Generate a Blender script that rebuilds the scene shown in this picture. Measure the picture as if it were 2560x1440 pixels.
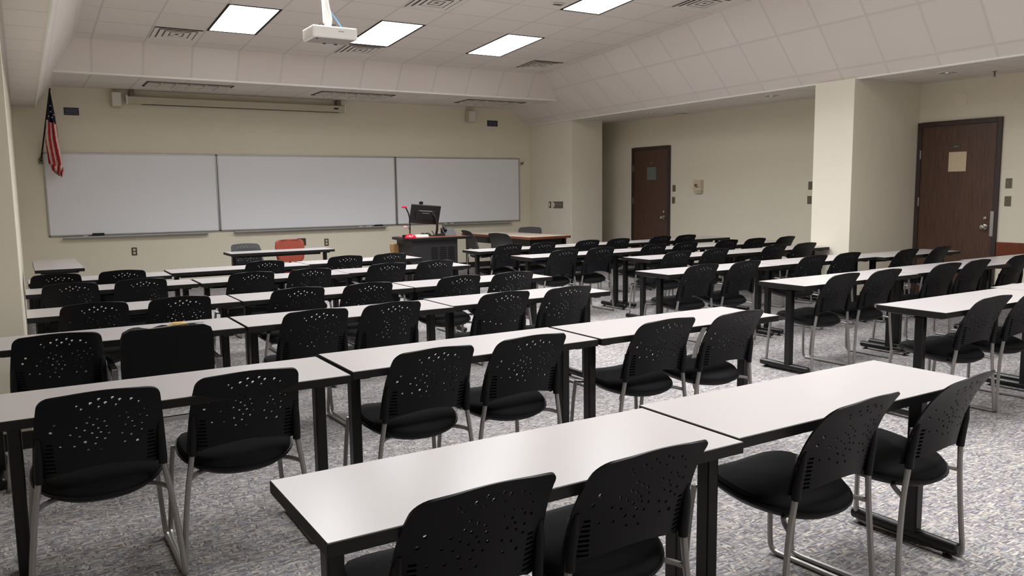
import bpy, bmesh, math, random
from mathutils import Vector, Matrix
from mathutils.geometry import delaunay_2d_cdt

for o in list(bpy.data.objects):
    bpy.data.objects.remove(o)
S = bpy.context.scene
COL = S.collection
PI = math.pi

# ------------------------------------------------------------------ camera
CAMH = 1.43
YAW, PITCH, ROLL = 0.550220830, -0.118712726, -0.0126144379
cam = bpy.data.cameras.new('camera')
cam.sensor_width = 36.0
cam.lens = 36.0 * 2010.44 / 2560.0
cam.clip_start = 0.05
camo = bpy.data.objects.new('camera', cam)
COL.objects.link(camo)
fw = Vector((math.sin(YAW) * math.cos(PITCH), math.cos(YAW) * math.cos(PITCH), math.sin(PITCH)))
rt = Vector((math.cos(YAW), -math.sin(YAW), 0))
up = rt.cross(fw)
r2 = math.cos(ROLL) * rt + math.sin(ROLL) * up
u2 = -math.sin(ROLL) * rt + math.cos(ROLL) * up
camo.matrix_world = Matrix(((r2.x, u2.x, -fw.x, 0), (r2.y, u2.y, -fw.y, 0), (r2.z, u2.z, -fw.z, CAMH), (0, 0, 0, 1)))
S.camera = camo

# ------------------------------------------------------------------ world, exposure
w = bpy.data.worlds.new('world')
S.world = w
w.use_nodes = True
w.node_tree.nodes['Background'].inputs[0].default_value = (0.6, 0.6, 0.62, 1)
w.node_tree.nodes['Background'].inputs[1].default_value = 0.02
S.view_settings.view_transform = 'Standard'
S.view_settings.look = 'None'
S.view_settings.gamma = 1
S.view_settings.use_curve_mapping = False
S.view_settings.exposure = 0.70
S.cycles.max_bounces = 8
S.cycles.diffuse_bounces = 5
S.cycles.sample_clamp_indirect = 6
LAMPW = 28.0            # downward power of each lamp in watts
LAMP = 5.0             # brightness of the lit diffusers

# ------------------------------------------------------------------ materials
def lin(c):
    return tuple((x / 12.92 if x <= 0.04045 else ((x + 0.055) / 1.055) ** 2.4) for x in c)

def hexc(r, g, b):
    return lin((r / 255, g / 255, b / 255))

class NT:
    def __init__(self, name):
        self.m = bpy.data.materials.new(name)
        self.m.use_nodes = True
        self.t = self.m.node_tree
        self.b = self.t.nodes['Principled BSDF']
    def n(self, typ, **kw):
        nd = self.t.nodes.new(typ)
        for k, v in kw.items():
            setattr(nd, k, v)
        return nd
    def l(self, a, b):
        self.t.links.new(a, b)
    def math(self, op, a, b=None, clamp=False):
        nd = self.n('ShaderNodeMath', operation=op)
        nd.use_clamp = clamp
        for i, v in enumerate((a, b)):
            if v is None: continue
            if isinstance(v, (int, float)): nd.inputs[i].default_value = v
            else: self.l(v, nd.inputs[i])
        return nd.outputs[0]
    def mix(self, f, a, b):
        nd = self.n('ShaderNodeMix', data_type='RGBA')
        for i, v in ((0, f), (6, a), (7, b)):
            if isinstance(v, (int, float)): nd.inputs[i].default_value = v
            elif isinstance(v, tuple): nd.inputs[i].default_value = (*v[:3], 1)
            else: self.l(v, nd.inputs[i])
        return nd.outputs[2]
    def noise(self, vec, scale, detail=2, rough=.5):
        nd = self.n('ShaderNodeTexNoise')
        nd.inputs['Scale'].default_value = scale
        nd.inputs['Detail'].default_value = detail
        nd.inputs['Roughness'].default_value = rough
        if vec is not None: self.l(vec, nd.inputs['Vector'])
        return nd.outputs[0]
    def ramp(self, f, stops):
        nd = self.n('ShaderNodeValToRGB')
        el = nd.color_ramp.elements
        while len(el) < len(stops): el.new(0.5)
        for e, (p, c) in zip(el, stops):
            e.position = p; e.color = (*c, 1)
        self.l(f, nd.inputs[0])
        return nd.outputs[0]
    def bump(self, h, strength=.3, dist=.002):
        nd = self.n('ShaderNodeBump')
        nd.inputs['Strength'].default_value = strength
        nd.inputs['Distance'].default_value = dist
        self.l(h, nd.inputs['Height'])
        self.l(nd.outputs[0], self.b.inputs['Normal'])

def plain(name, c, rough=.5, metal=0.0, spec=.5, vary=.06, scale=30, coat=0):
    k = NT(name)
    pos = k.n('ShaderNodeTexCoord').outputs['Object']
    nz = k.noise(pos, scale, 3)
    dark = tuple(x * (1 - vary) for x in c); lt = tuple(min(1, x * (1 + vary)) for x in c)
    k.l(k.mix(nz, dark, lt), k.b.inputs['Base Color'])
    k.b.inputs['Roughness'].default_value = rough
    k.b.inputs['Metallic'].default_value = metal
    k.b.inputs['Specular IOR Level'].default_value = spec
    k.b.inputs['Coat Weight'].default_value = coat
    return k.m

TILE = 0.6096
def tile_mat(name, c, line=0.78, lw=.022):
    k = NT(name)
    uv = k.n('ShaderNodeUVMap').outputs[0]
    sep = k.n('ShaderNodeSeparateXYZ'); k.l(uv, sep.inputs[0])
    masks = []
    for i in (0, 1):
        f = k.math('FRACT', k.math('ADD', k.math('DIVIDE', sep.outputs[i], TILE), 100.0 + lw / TILE / 2))
        masks.append(k.math('LESS_THAN', f, lw / TILE))
    m = k.math('MAXIMUM', masks[0], masks[1])
    vt = k.n('ShaderNodeCombineXYZ')
    for i in (0, 1):
        k.l(k.math('FLOOR', k.math('DIVIDE', sep.outputs[i], TILE)), vt.inputs[i])
    wn = k.n('ShaderNodeTexWhiteNoise'); k.l(vt.outputs[0], wn.inputs[0])
    spk = k.noise(uv, 140, 4, .7)
    spk2 = k.ramp(spk, [(.36, tuple(x * .86 for x in c)), (.46, c)])
    var = k.mix(wn.outputs[0], (.96, .95, .95), (1.0, 1.0, 1.0))
    mul = k.n('ShaderNodeMix', data_type='RGBA', blend_type='MULTIPLY')
    mul.inputs[0].default_value = 1
    k.l(spk2, mul.inputs[6]); k.l(var, mul.inputs[7])
    k.l(k.mix(m, mul.outputs[2], tuple(x * line for x in c)), k.b.inputs['Base Color'])
    k.b.inputs['Roughness'].default_value = .9
    k.b.inputs['Specular IOR Level'].default_value = .1
    h = k.math('SUBTRACT', k.math('MULTIPLY', spk, .4), m)
    k.bump(h, .35, .004)
    return k.m

def block_mat(name, c):
    k = NT(name)
    uv = k.n('ShaderNodeUVMap').outputs[0]
    br = k.n('ShaderNodeTexBrick')
    k.l(uv, br.inputs['Vector'])
    br.inputs['Scale'].default_value = 1
    br.inputs['Brick Width'].default_value = .4064
    br.inputs['Row Height'].default_value = .2032
    br.inputs['Mortar Size'].default_value = .003
    br.inputs['Mortar Smooth'].default_value = .6
    br.inputs['Color1'].default_value = (*c, 1)
    br.inputs['Color2'].default_value = (*[x * .985 for x in c], 1)
    br.inputs['Mortar'].default_value = (*[x * .955 for x in c], 1)
    k.l(br.outputs[0], k.b.inputs['Base Color'])
    k.b.inputs['Roughness'].default_value = .62
    k.b.inputs['Specular IOR Level'].default_value = .3
    nz = k.noise(uv, 60, 3)
    k.bump(k.math('SUBTRACT', k.math('MULTIPLY', nz, .25), br.outputs['Fac']), .15, .002)
    return k.m

def carpet_mat():
    k = NT('carpet_weave')
    pos = k.n('ShaderNodeNewGeometry').outputs['Position']
    outs = []
    for sc in ((34, 150, 1), (150, 46, 1)):
        mp = k.n('ShaderNodeMapping'); mp.inputs['Scale'].default_value = sc; k.l(pos, mp.inputs[0])
        v = k.n('ShaderNodeTexVoronoi'); k.l(mp.outputs[0], v.inputs['Vector']); v.inputs['Scale'].default_value = 1
        sp = k.n('ShaderNodeSeparateColor'); k.l(v.outputs['Color'], sp.inputs[0]); outs.append(sp.outputs[0])
    sel = k.math('GREATER_THAN', k.noise(pos, 26, 1), .54)
    va = k.n('ShaderNodeMix', data_type='FLOAT'); k.l(sel, va.inputs[0]); k.l(outs[0], va.inputs[2]); k.l(outs[1], va.inputs[3])
    fine = k.noise(pos, 420, 2)
    vv = k.math('ADD', k.math('MULTIPLY', va.outputs[0], .72), k.math('MULTIPLY', fine, .28))
    col = k.ramp(vv, [(0.1, hexc(82, 79, 83)), (.35, hexc(112, 109, 112)), (.55, hexc(130, 127, 128)), (.75, hexc(150, 146, 140)), (.95, hexc(190, 182, 168))])
    hue = k.noise(pos, 30, 2)
    tint = k.ramp(hue, [(.35, (.95, .98, 1.05)), (.5, (1, 1, 1)), (.66, (1.05, .98, .93))])
    mul = k.n('ShaderNodeMix', data_type='RGBA', blend_type='MULTIPLY'); mul.inputs[0].default_value = 1
    k.l(col, mul.inputs[6]); k.l(tint, mul.inputs[7])
    k.l(mul.outputs[2], k.b.inputs['Base Color'])
    k.b.inputs['Roughness'].default_value = .95
    k.b.inputs['Specular IOR Level'].default_value = .1
    k.bump(vv, .5, .003)
    return k.m

def wood_mat(name, c1, c2, rough=.4, sc=(1, 30, 1)):
    k = NT(name)
    pos = k.n('ShaderNodeTexCoord').outputs['Object']
    mp = k.n('ShaderNodeMapping'); mp.inputs['Scale'].default_value = sc; k.l(pos, mp.inputs[0])
    nz = k.noise(mp.outputs[0], 3, 6, .65)
    k.l(k.ramp(nz, [(.32, c1), (.7, c2)]), k.b.inputs['Base Color'])
    k.b.inputs['Roughness'].default_value = rough
    k.bump(nz, .1, .001)
    return k.m

def emit_mat(name, c, s):
    k = NT(name)
    k.b.inputs['Base Color'].default_value = (.8, .8, .8, 1)
    k.b.inputs['Emission Color'].default_value = (*c, 1)
    k.b.inputs['Emission Strength'].default_value = s
    return k.m

M = {}
M['ceil'] = tile_mat('acoustic_ceiling_tile', hexc(228, 221, 214))
M['panel'] = tile_mat('acoustic_side_panel', hexc(230, 222, 216), line=.86, lw=.03)
M['block'] = block_mat('painted_block_cream', hexc(226, 219, 201))
M['paint'] = plain('painted_plaster_cream', hexc(228, 221, 205), .6, vary=.02, scale=8, spec=.3)
M['carpet'] = carpet_mat()
M['base'] = plain('black_vinyl_base', hexc(22, 21, 21), .5)
M['board'] = plain('whiteboard_enamel', hexc(232, 233, 238), .28, spec=.5, vary=.01, scale=3)
M['alu'] = plain('satin_aluminium', hexc(178, 178, 178), .4, .8)
M['lam'] = plain('white_laminate', hexc(166, 161, 160), .25, vary=.012, scale=5, spec=.5)
M['blk'] = plain('black_edge_plastic', hexc(13, 12, 12), .5, spec=.35)
M['tube'] = plain('black_powder_coat', hexc(11, 11, 12), .32, spec=.4)
M['silver'] = plain('silver_painted_tube', hexc(150, 147, 145), .35, .6)
M['shell'] = plain('black_moulded_plastic', hexc(14, 14, 18), .48, spec=.25, vary=.15, scale=200)
M['fabric'] = plain('black_seat_fabric', hexc(15, 15, 18), .85, vary=.3, scale=260, spec=.2)
M['greyfab'] = plain('charcoal_mesh_fabric', hexc(62, 60, 60), .8, vary=.25, scale=260, spec=.2)
M['foam'] = plain('yellowed_foam', hexc(206, 166, 98), .9, vary=.15)
M['chrome'] = plain('chrome', hexc(200, 200, 200), .15, 1.0)
M['red'] = plain('red_leather', hexc(134, 58, 42), .42, vary=.12, scale=12)
M['cherry'] = wood_mat('cherry_wood', hexc(84, 40, 26), hexc(126, 66, 44), .3)
M['door'] = wood_mat('dark_oak_door', hexc(60, 41, 32), hexc(98, 70, 56), .4, (40, 40, 1.2))
M['frame'] = plain('dark_brown_steel', hexc(56, 44, 42), .45)
M['tabletop'] = plain('taupe_laminate', hexc(178, 165, 150), .25, vary=.02, scale=4)
M['white'] = plain('white_plastic', hexc(238, 236, 230), .4, vary=.01)
M['cream'] = plain('cream_plastic', hexc(206, 190, 164), .5)
M['beige'] = plain('beige_enamel', hexc(196, 188, 168), .5)
M['plate'] = plain('dull_bronze_plate', hexc(112, 102, 88), .45, .4)
M['dplate'] = plain('dark_brown_plate', hexc(60, 52, 44), .5)
M['vent'] = plain('white_enamel_vent', hexc(222, 216, 208), .5)
M['dark'] = plain('dark_void', hexc(24, 23, 22), .8)
M['navy'] = plain('navy_sign', hexc(34, 38, 56), .5)
M['text'] = plain('faded_lettering', hexc(96, 98, 116), .6)
M['glass'] = plain('grey_green_glass', hexc(96, 106, 102), .1, spec=.6)
M['paper'] = plain('cream_paper', hexc(205, 188, 158), .7)
M['magenta'] = plain('red_gloss_plastic', hexc(200, 20, 50), .2, coat=.5)
M['pink'] = plain('pale_pink_plastic', hexc(200, 150, 155), .4)
M['screen'] = plain('black_monitor_plastic', hexc(26, 25, 26), .4)
M['bluecab'] = plain('light_blue_cable', hexc(110, 170, 235), .4)
M['flagred'] = plain('flag_red', hexc(186, 30, 50), .7)
M['flagwhite'] = plain('flag_white', hexc(232, 214, 204), .7)
M['flagblue'] = plain('flag_blue', hexc(26, 28, 52), .7)
M['star'] = plain('flag_star', hexc(210, 205, 200), .7)
M['louver'] = plain('louver_grey', hexc(150, 142, 134), .35, .3)
M['tan'] = wood_mat('tan_wood', hexc(140, 104, 66), hexc(176, 138, 92), .5)
M['lit'] = emit_mat('lit_diffuser', (.975, .99, 1.0), LAMP)
M['podium'] = plain('black_podium_metal', hexc(34, 33, 35), .5, vary=.1)
M['sticker'] = plain('grey_label', hexc(150, 150, 150), .6)
M['lens'] = plain('lens_glass', hexc(40, 42, 30), .1)

# ------------------------------------------------------------------ mesh builder
class MB:
    def __init__(self):
        self.v = []; self.f = []; self.m = []; self.uv = {}
    def face(self, idx, mi=0):
        self.f.append(tuple(idx)); self.m.append(mi)
    def quad(self, a, b, c, d, mi=0, uv=None):
        n = len(self.v); self.v += [tuple(a), tuple(b), tuple(c), tuple(d)]
        if uv: self.uv[len(self.f)] = uv
        self.face((n, n + 1, n + 2, n + 3), mi)
    def box(self, x0, x1, y0, y1, z0, z1, mi=0, mat=None):
        n = len(self.v)
        P = [(x, y, z) for z in (z0, z1) for y in (y0, y1) for x in (x0, x1)]
        if mat is not None: P = [tuple(mat @ Vector(p)) for p in P]
        self.v += P
        for q in ((0, 2, 3, 1), (4, 5, 7, 6), (0, 1, 5, 4), (2, 6, 7, 3), (0, 4, 6, 2), (1, 3, 7, 5)):
            self.face([n + i for i in q], mi)
    def ring(self, pts):
        n = len(self.v); self.v += [tuple(p) for p in pts]; return list(range(n, n + len(pts)))
    def bridge(self, a, b, mi=0):
        L = len(a)
        for i in range(L):
            j = (i + 1) % L
            self.face((a[i], a[j], b[j], b[i]), mi)
    def tube(self, path, r, seg=8, mi=0, cap=True):
        P = [Vector(p) for p in path]
        rings = []; prev = None
        for i, p in enumerate(P):
            if i == 0: t = P[1] - P[0]
            elif i == len(P) - 1: t = P[-1] - P[-2]
            else: t = (P[i + 1] - P[i]).normalized() + (P[i] - P[i - 1]).normalized()
            t.normalize()
            if prev is None:
                a = Vector((0, 0, 1)) if abs(t.z) < .9 else Vector((1, 0, 0))
                n = t.cross(a).normalized()
            else:
                n = (prev - t * prev.dot(t)).normalized()
            prev = n; b = t.cross(n)
            rr = r[i] if isinstance(r, (list, tuple)) else r
            rings.append(self.ring([p + (n * math.cos(2 * PI * k / seg) + b * math.sin(2 * PI * k / seg)) * rr for k in range(seg)]))
        for a, b in zip(rings, rings[1:]): self.bridge(a, b, mi)
        if cap:
            self.face(rings[0][::-1], mi); self.face(rings[-1], mi)
    def lathe(self, prof, c=(0, 0, 0), axis='Z', seg=20, mi=0, cap=True):
        rings = []
        for (r, h) in prof:
            pts = []
            for k in range(seg):
                a = 2 * PI * k / seg; x, y = r * math.cos(a), r * math.sin(a)
                q = {'Z': (x, y, h), 'X': (h, x, y), 'Y': (x, h, y)}[axis]
                pts.append((c[0] + q[0], c[1] + q[1], c[2] + q[2]))
            rings.append(self.ring(pts))
        for a, b in zip(rings, rings[1:]): self.bridge(a, b, mi)
        if cap:
            self.face(rings[0][::-1], mi); self.face(rings[-1], mi)
    def prism(self, poly, h0, h1, axis='Z', mi=0):
        def q(p, h): return {'Z': (p[0], p[1], h), 'Y': (p[0], h, p[1]), 'X': (h, p[0], p[1])}[axis]
        a = self.ring([q(p, h0) for p in poly]); b = self.ring([q(p, h1) for p in poly])
        self.bridge(a, b, mi); self.face(a[::-1], mi); self.face(b, mi)
    def build(self, name, mats, parent=None, smooth=False, bevel=0, boxuv=False, loc=None, fix=True):
        me = bpy.data.meshes.new(name)
        me.from_pydata(self.v, [], self.f)
        if not isinstance(mats, (list, tuple)): mats = [mats]
        for m in mats: me.materials.append(M[m] if isinstance(m, str) else m)
        me.polygons.foreach_set('material_index', self.m)
        if self.uv or boxuv:
            ul = me.uv_layers.new(name='UVMap')
            for p in me.polygons:
                cu = self.uv.get(p.index)
                for k, li in enumerate(p.loop_indices):
                    if cu: ul.data[li].uv = cu[k]
                    else:
                        co = me.vertices[me.loops[li].vertex_index].co; n = p.normal
                        if abs(n.x) > .7: u = (co.y, co.z)
                        elif abs(n.y) > .7: u = (co.x, co.z)
                        else: u = (co.x, co.y)
                        ul.data[li].uv = u
        if fix or bevel:
            bm = bmesh.new(); bm.from_mesh(me)
            if bevel:
                bmesh.ops.remove_doubles(bm, verts=bm.verts, dist=1e-5)
                es = [e for e in bm.edges if e.is_manifold and e.calc_face_angle(0) > .6]
                bmesh.ops.bevel(bm, geom=es, offset=bevel, segments=2, profile=.5, affect='EDGES', clamp_overlap=True)
            if fix: bmesh.ops.recalc_face_normals(bm, faces=bm.faces)
            bm.to_mesh(me); bm.free()
        if smooth:
            me.polygons.foreach_set('use_smooth', [True] * len(me.polygons))
            if hasattr(me, 'set_sharp_from_angle'): me.set_sharp_from_angle(angle=math.radians(38))
        o = bpy.data.objects.new(name, me); COL.objects.link(o)
        if parent: o.parent = parent
        if loc: o.location = loc
        return o

def tag(o, label, cat, group=None, kind=None):
    o['label'] = label; o['category'] = cat
    if group: o['group'] = group
    if kind: o['kind'] = kind
    return o

def thing(name, loc, label, cat, group=None, rz=0):
    e = bpy.data.objects.new(name, None); COL.objects.link(e)
    e.empty_display_size = .1
    e.location = loc; e.rotation_euler = (0, 0, rz)
    return tag(e, label, cat, group)

def dup(root, loc, rz, label, cat=None, group=None):
    r = root.copy(); COL.objects.link(r); r.location = loc; r.rotation_euler = (0, 0, rz)
    r['label'] = label
    if group: r['group'] = group
    for ch in list(root.children):
        c = ch.copy(); COL.objects.link(c); c.parent = r
        for g in list(ch.children):
            d = g.copy(); COL.objects.link(d); d.parent = c
    return r

def smoothpath(pts, it=2):
    P = [Vector(p) for p in pts]
    for _ in range(it):
        Q = [P[0]]
        for a, b in zip(P, P[1:]):
            Q += [a * .75 + b * .25, a * .25 + b * .75]
        Q.append(P[-1]); P = Q
    return P

# ------------------------------------------------------------------ room measures
D = 13.60                      # front wall
XR, XC = 10.0, 8.66            # right wall, face of right column
X0, Y0, Z0, SL = 6.4596, 8.3426, 2.2092 + CAMH, 0.066424     # sloped ceiling: origin of tile grid, height there, slope
CS = 1 / math.sqrt(1 + SL * SL)
def zc(y): return Z0 - (y - Y0) * SL
ZLOW = 2.73                    # level side ceilings
YF_T, YF_B, ZF_B = 11.692, 11.95, CAMH + 1.60   # front bulkhead: top edge, bottom edge
YB = -2.0                      # back of the room
XL = -1.7                      # left wall near the camera
def xru(y): return 7.865
def xrl(y): return 8.70 + .0075 * (y - 5)
def xlu(y): return .784
def xll(y): return .30 + .006 * (y - 5)

def struct(o, **k):
    o['kind'] = 'structure'; return o

# floor
b = MB(); b.box(XL - .1, XR + .1, YB - .1, D + .1, -.08, 0); struct(b.build('floor', 'carpet'))
# walls
b = MB(); b.box(-.3, XR, D, D + .12, 0, 3.3); struct(b.build('wall_front', 'block', boxuv=True))
b = MB(); b.box(XR, XR + .12, YB, D + .12, 0, 2.95); struct(b.build('wall_right', 'block', boxuv=True))
b = MB(); b.box(8.78, 9.48, 12.15, D, 0, 2.76); struct(b.build('wall_right_corner', 'paint'))
b = MB(); b.box(XC, XR, 6.22, 6.78, 0, 2.73); struct(b.build('wall_right_column', 'paint', bevel=.004))
b = MB(); b.box(XL - .1, -.002, 5.30, 5.92, 0, 2.73); struct(b.build('wall_left_column', 'paint', bevel=.004))
b = MB()
b.prism([(-.03, 5.92), (.058, D), (-.3, D), (-.3, 5.92)], 0, 2.95); struct(b.build('wall_left_far', 'block', boxuv=True))
b = MB(); b.box(XL - .12, XL, YB, 5.30, 0, 2.95); struct(b.build('wall_left', 'block', boxuv=True))
b = MB(); b.box(XL - .1, XR + .1, YB - .12, YB, 0, 4.6); struct(b.build('wall_back', 'block', boxuv=True))

# ceilings
def off(c, r): # tile coordinates to metres
    return (c * TILE, r * TILE)
b = MB()
vs = lambda y: (y - Y0) / CS
b.quad((.70, YB, zc(YB)), (7.95, YB, zc(YB)), (7.95, YF_T + .02, zc(YF_T + .02)), (.70, YF_T + .02, zc(YF_T + .02)),
       uv=[(.70 - X0, vs(YB)), (7.95 - X0, vs(YB)), (7.95 - X0, vs(YF_T)), (.70 - X0, vs(YF_T))])
struct(b.build('ceiling', 'ceil', fix=False))
b = MB(); b.quad((.2, YF_B - .0, ZF_B), (8.5, YF_B, ZF_B), (8.5, D, ZF_B), (.2, D, ZF_B),
       uv=[(.2 - X0, .25), (8.5 - X0, .25), (8.5 - X0, .25 + D - YF_B), (.2 - X0, .25 + D - YF_B)])
struct(b.build('ceiling_front', 'ceil', fix=False))
b = MB(); b.quad((xrl(YB) - .0, YB, ZLOW), (XR, YB, ZLOW), (XR, D, ZLOW), (xrl(D), D, ZLOW),
       uv=[(8.7, YB), (XR, YB), (XR, D), (8.7, D)])
struct(b.build('ceiling_right', 'ceil', fix=False))
b = MB(); b.quad((XL, YB, ZLOW), (xll(YB), YB, ZLOW), (xll(D), D, ZLOW), (XL, D, ZLOW),
       uv=[(XL, YB), (.3, YB), (.3, D), (XL, D)])
struct(b.build('ceiling_left', 'ceil', fix=False))
# sloped side panels (upper edge on the sloping ceiling, lower edge level)
def panel(name, xu, xl, sgn):
    b = MB(); n = 28
    ys = [YB + (D - YB) * i / n for i in range(n + 1)]
    for ya, yb in zip(ys, ys[1:]):
        L = []
        for y in (ya, yb):
            s = math.hypot(xu(y) - xl(y), zc(y) - ZLOW); L.append(s)
        b.quad((xl(ya), ya, ZLOW), (xl(yb), yb, ZLOW), (xu(yb), yb, zc(yb)), (xu(ya), ya, zc(ya)),
               uv=[((ya - Y0) + .1, -.16), ((yb - Y0) + .1, -.16), ((yb - Y0) + .1, L[1] - .16), ((ya - Y0) + .1, L[0] - .16)])
    for y in (D,):
        pass
    return struct(b.build(name, 'panel', fix=False))
panel('ceiling_bulkhead_right', xru, xrl, 1)
panel('ceiling_bulkhead_left', xlu, xll, -1)
# front bulkhead face
b = MB()
hh = math.hypot(YF_B - YF_T, zc(YF_T) - ZF_B)
b.quad((.45, YF_B, ZF_B), (8.42, YF_B, ZF_B), (8.0, YF_T, zc(YF_T)), (.72, YF_T, zc(YF_T)),
       uv=[(.45 - X0, .04), (8.42 - X0, .04), (8.0 - X0, .04 + hh), (.72 - X0, .04 + hh)])
struct(b.build('ceiling_bulkhead_front', 'panel', fix=False))
# pale trim along the lower edges of the bulkheads
b = MB(); b.box(.5, 8.3, YF_B - .012, YF_B + .02, ZF_B - .012, ZF_B + .012); struct(b.build('trim_1', 'white'))
b = MB(); b.tube([(xrl(y), y, ZLOW) for y in (YB, 4, D)], .012, 6); struct(b.build('trim_2', 'white'))
b = MB(); b.tube([(xll(y), y, ZLOW) for y in (YB, 4, D)], .014, 6); struct(b.build('trim_3', 'white'))

# skirtings
def base(name, x0, x1, y0, y1):
    b = MB(); b.box(x0, x1, y0, y1, 0, .1); struct(b.build(name, 'base'))
base('baseboard_front', .06, 8.78, D - .012, D + .01)
base('baseboard_right', XR - .012, XR + .01, 11.9, D)
base('baseboard_right_middle', XR - .012, XR + .01, 6.78, 10.84)
base('baseboard_right_near', XR - .012, XR + .01, YB, 5.18)
base('baseboard_right_corner', 8.768, 9.49, 12.138, 12.16)
base('baseboard_right_corner_side', 8.768, 8.79, 12.138, D)
base('baseboard_column', XC - .012, XC + .01, 6.208, 6.78)
base('baseboard_column_side', XC - .012, XR, 6.208, 6.23)
base('baseboard_left_column', XL, -.002, 5.288, 5.31)
base('baseboard_left', XL - .01, XL + .012, YB, 5.3)
base('baseboard_back', XL, XR, YB - .01, YB + .012)

# cherry crash rail on the right wall
b = MB(); b.box(XR - .03, XR, YB, 5.16, .58, .765); 
struct(b.build('trim_4', 'cherry', bevel=.004))

# ------------------------------------------------------------------ doors
def door(n, y0, y1, ztop):
    # y0<y1 ; frame, leaf, glass, plate, knob, hinges on the right wall (plane X=XR)
    b = MB()
    b.box(XR - .03, XR, y0, y0 + .055, 0, ztop); b.box(XR - .03, XR, y1 - .055, y1, 0, ztop); b.box(XR - .03, XR, y0 + .055, y1 - .055, ztop - .055, ztop)
    fr = struct(b.build('door_%d' % n, 'frame', bevel=.003))
    b = MB(); b.box(XR - .018, XR - .001, y0 + .056, y1 - .056, .01, ztop - .056)
    lf = b.build('leaf', 'door', fr, bevel=.002)
    return fr, lf
d1, l1 = door(1, 10.84, 11.885, 2.22)
b = MB(); b.box(XR - .024, XR - .017, 11.20, 11.45, 1.62, 1.85); b.build('glass_pane', 'glass', l1)
d2, l2 = door(2, 5.17, 6.215, 2.24)
b = MB(); b.box(XR - .024, XR - .017, 5.575, 5.795, 1.615, 1.855); b.build('papered_window', 'paper', l2)
for lf, yk, yn in ((l1, 10.985, 11.33), (l2, 5.31, 5.71)):
    b = MB()
    b.lathe([(.034, XR - .018), (.034, XR - .026), (.014, XR - .03), (.013, XR - .055), (.026, XR - .065), (.031, XR - .08), (.024, XR - .095), (.004, XR - .099)], (0, yk, .94), 'X', 16)
    b.build('knob', 'chrome', lf, smooth=True)
    b = MB(); b.lathe([(.022, XR - .018), (.02, XR - .032), (.004, XR - .034)], (0, yk, 1.045), 'X', 14); b.build('deadbolt', 'chrome', lf, smooth=True)
    b = MB(); b.box(XR - .021, XR - .017, yn - .05, yn + .05, 1.90, 1.945); pl = b.build('number_plate', 'dplate', lf)
    b = MB()
    for i in range(4):   # worn, unreadable digits
        yy = yn + .034 - i * .02
        b.box(XR - .0225, XR - .0205, yy - .014, yy, 1.911, 1.914); b.box(XR - .0225, XR - .0205, yy - .014, yy - .011, 1.911, 1.934)
        if i < 3: b.box(XR - .0225, XR - .0205, yy - .014, yy, 1.931, 1.934); b.box(XR - .0225, XR - .0205, yy - .003, yy, 1.911, 1.934)
    b.build('digits', 'sticker', pl)
for fr, yh in ((d1, 11.885 - .05), (d2, 6.215 - .05)):
    for zh in (1.84, 1.24, .35):
        b = MB(); b.box(XR - .036, XR - .028, yh - .012, yh + .004, zh - .055, zh + .055); b.build('hinge', 'alu', fr)
b = MB(); b.box(XR - .036, XR - .016, 5.205, 5.245, .83, 1.13); b.build('strike_guard', 'alu', d2)

# ------------------------------------------------------------------ ceiling lights
def cp(c, r, dz=0.0, dx=0, dy=0):
    y = Y0 + (r * TILE + dy) * CS
    return Vector((X0 + c * TILE + dx, y, zc(y) + dz))
LG = 'lit ceiling panels'
lcols = {-1: 'right', -4: 'middle', -7: 'left'}
lrows = {2: 'nearest the whiteboards', -2: 'second from the whiteboards', -6: 'third from the whiteboards', -10: 'fourth from the whiteboards', -14: 'fifth from the whiteboards'}
for c, cn in lcols.items():
    for r, rn in lrows.items():
        if c == -1 and r < -10: continue
        o = cp(c + .5, r + 1)
        t = thing('ceiling_light', o, 'lit white rectangular panel in the sloped ceiling, %s column, %s' % (cn, rn), 'light', LG)
        b = MB(); m = .028
        def P(dx, dy, dz): return cp(c, r, dz, dx, dy) - o
        W, L = TILE, 2 * TILE
        b2 = [(0, 0), (W, 0), (W, L), (0, L)]; i2 = [(m, m), (W - m, m), (W - m, L - m), (m, L - m)]
        a = b.ring([P(x, y, -.004) for x, y in b2]); i_ = b.ring([P(x, y, -.004) for x, y in i2]); h = b.ring([P(x, y, .03) for x, y in i2])
        b.bridge(a, i_); b.bridge(i_, h)
        h2 = b.ring([P(x, y, .02) for x, y in b2]); b.bridge(a, h2)
        b.build('frame', 'dark', t, fix=False)
        b = MB(); j2 = [(m + .004, m + .004), (W - m - .004, m + .004), (W - m - .004, L - m - .004), (m + .004, L - m - .004)]
        a = b.ring([P(x, y, -.0035) for x, y in j2]); b.face(a[::-1])
        b.build('diffuser', 'lit', t, fix=False)
        ld = bpy.data.lights.new('lamp', 'AREA'); ld.shape = 'RECTANGLE'; ld.size = TILE - .07; ld.size_y = 2 * TILE - .07
        ld.energy = LAMPW; ld.spread = math.radians(132); ld.color = (.98, .99, 1.0)
        lo = bpy.data.objects.new('lamp', ld); COL.objects.link(lo); lo.parent = t
        lo.location = (0, 0, -.012); lo.rotation_euler = (-math.atan(SL), 0, 0)

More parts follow.
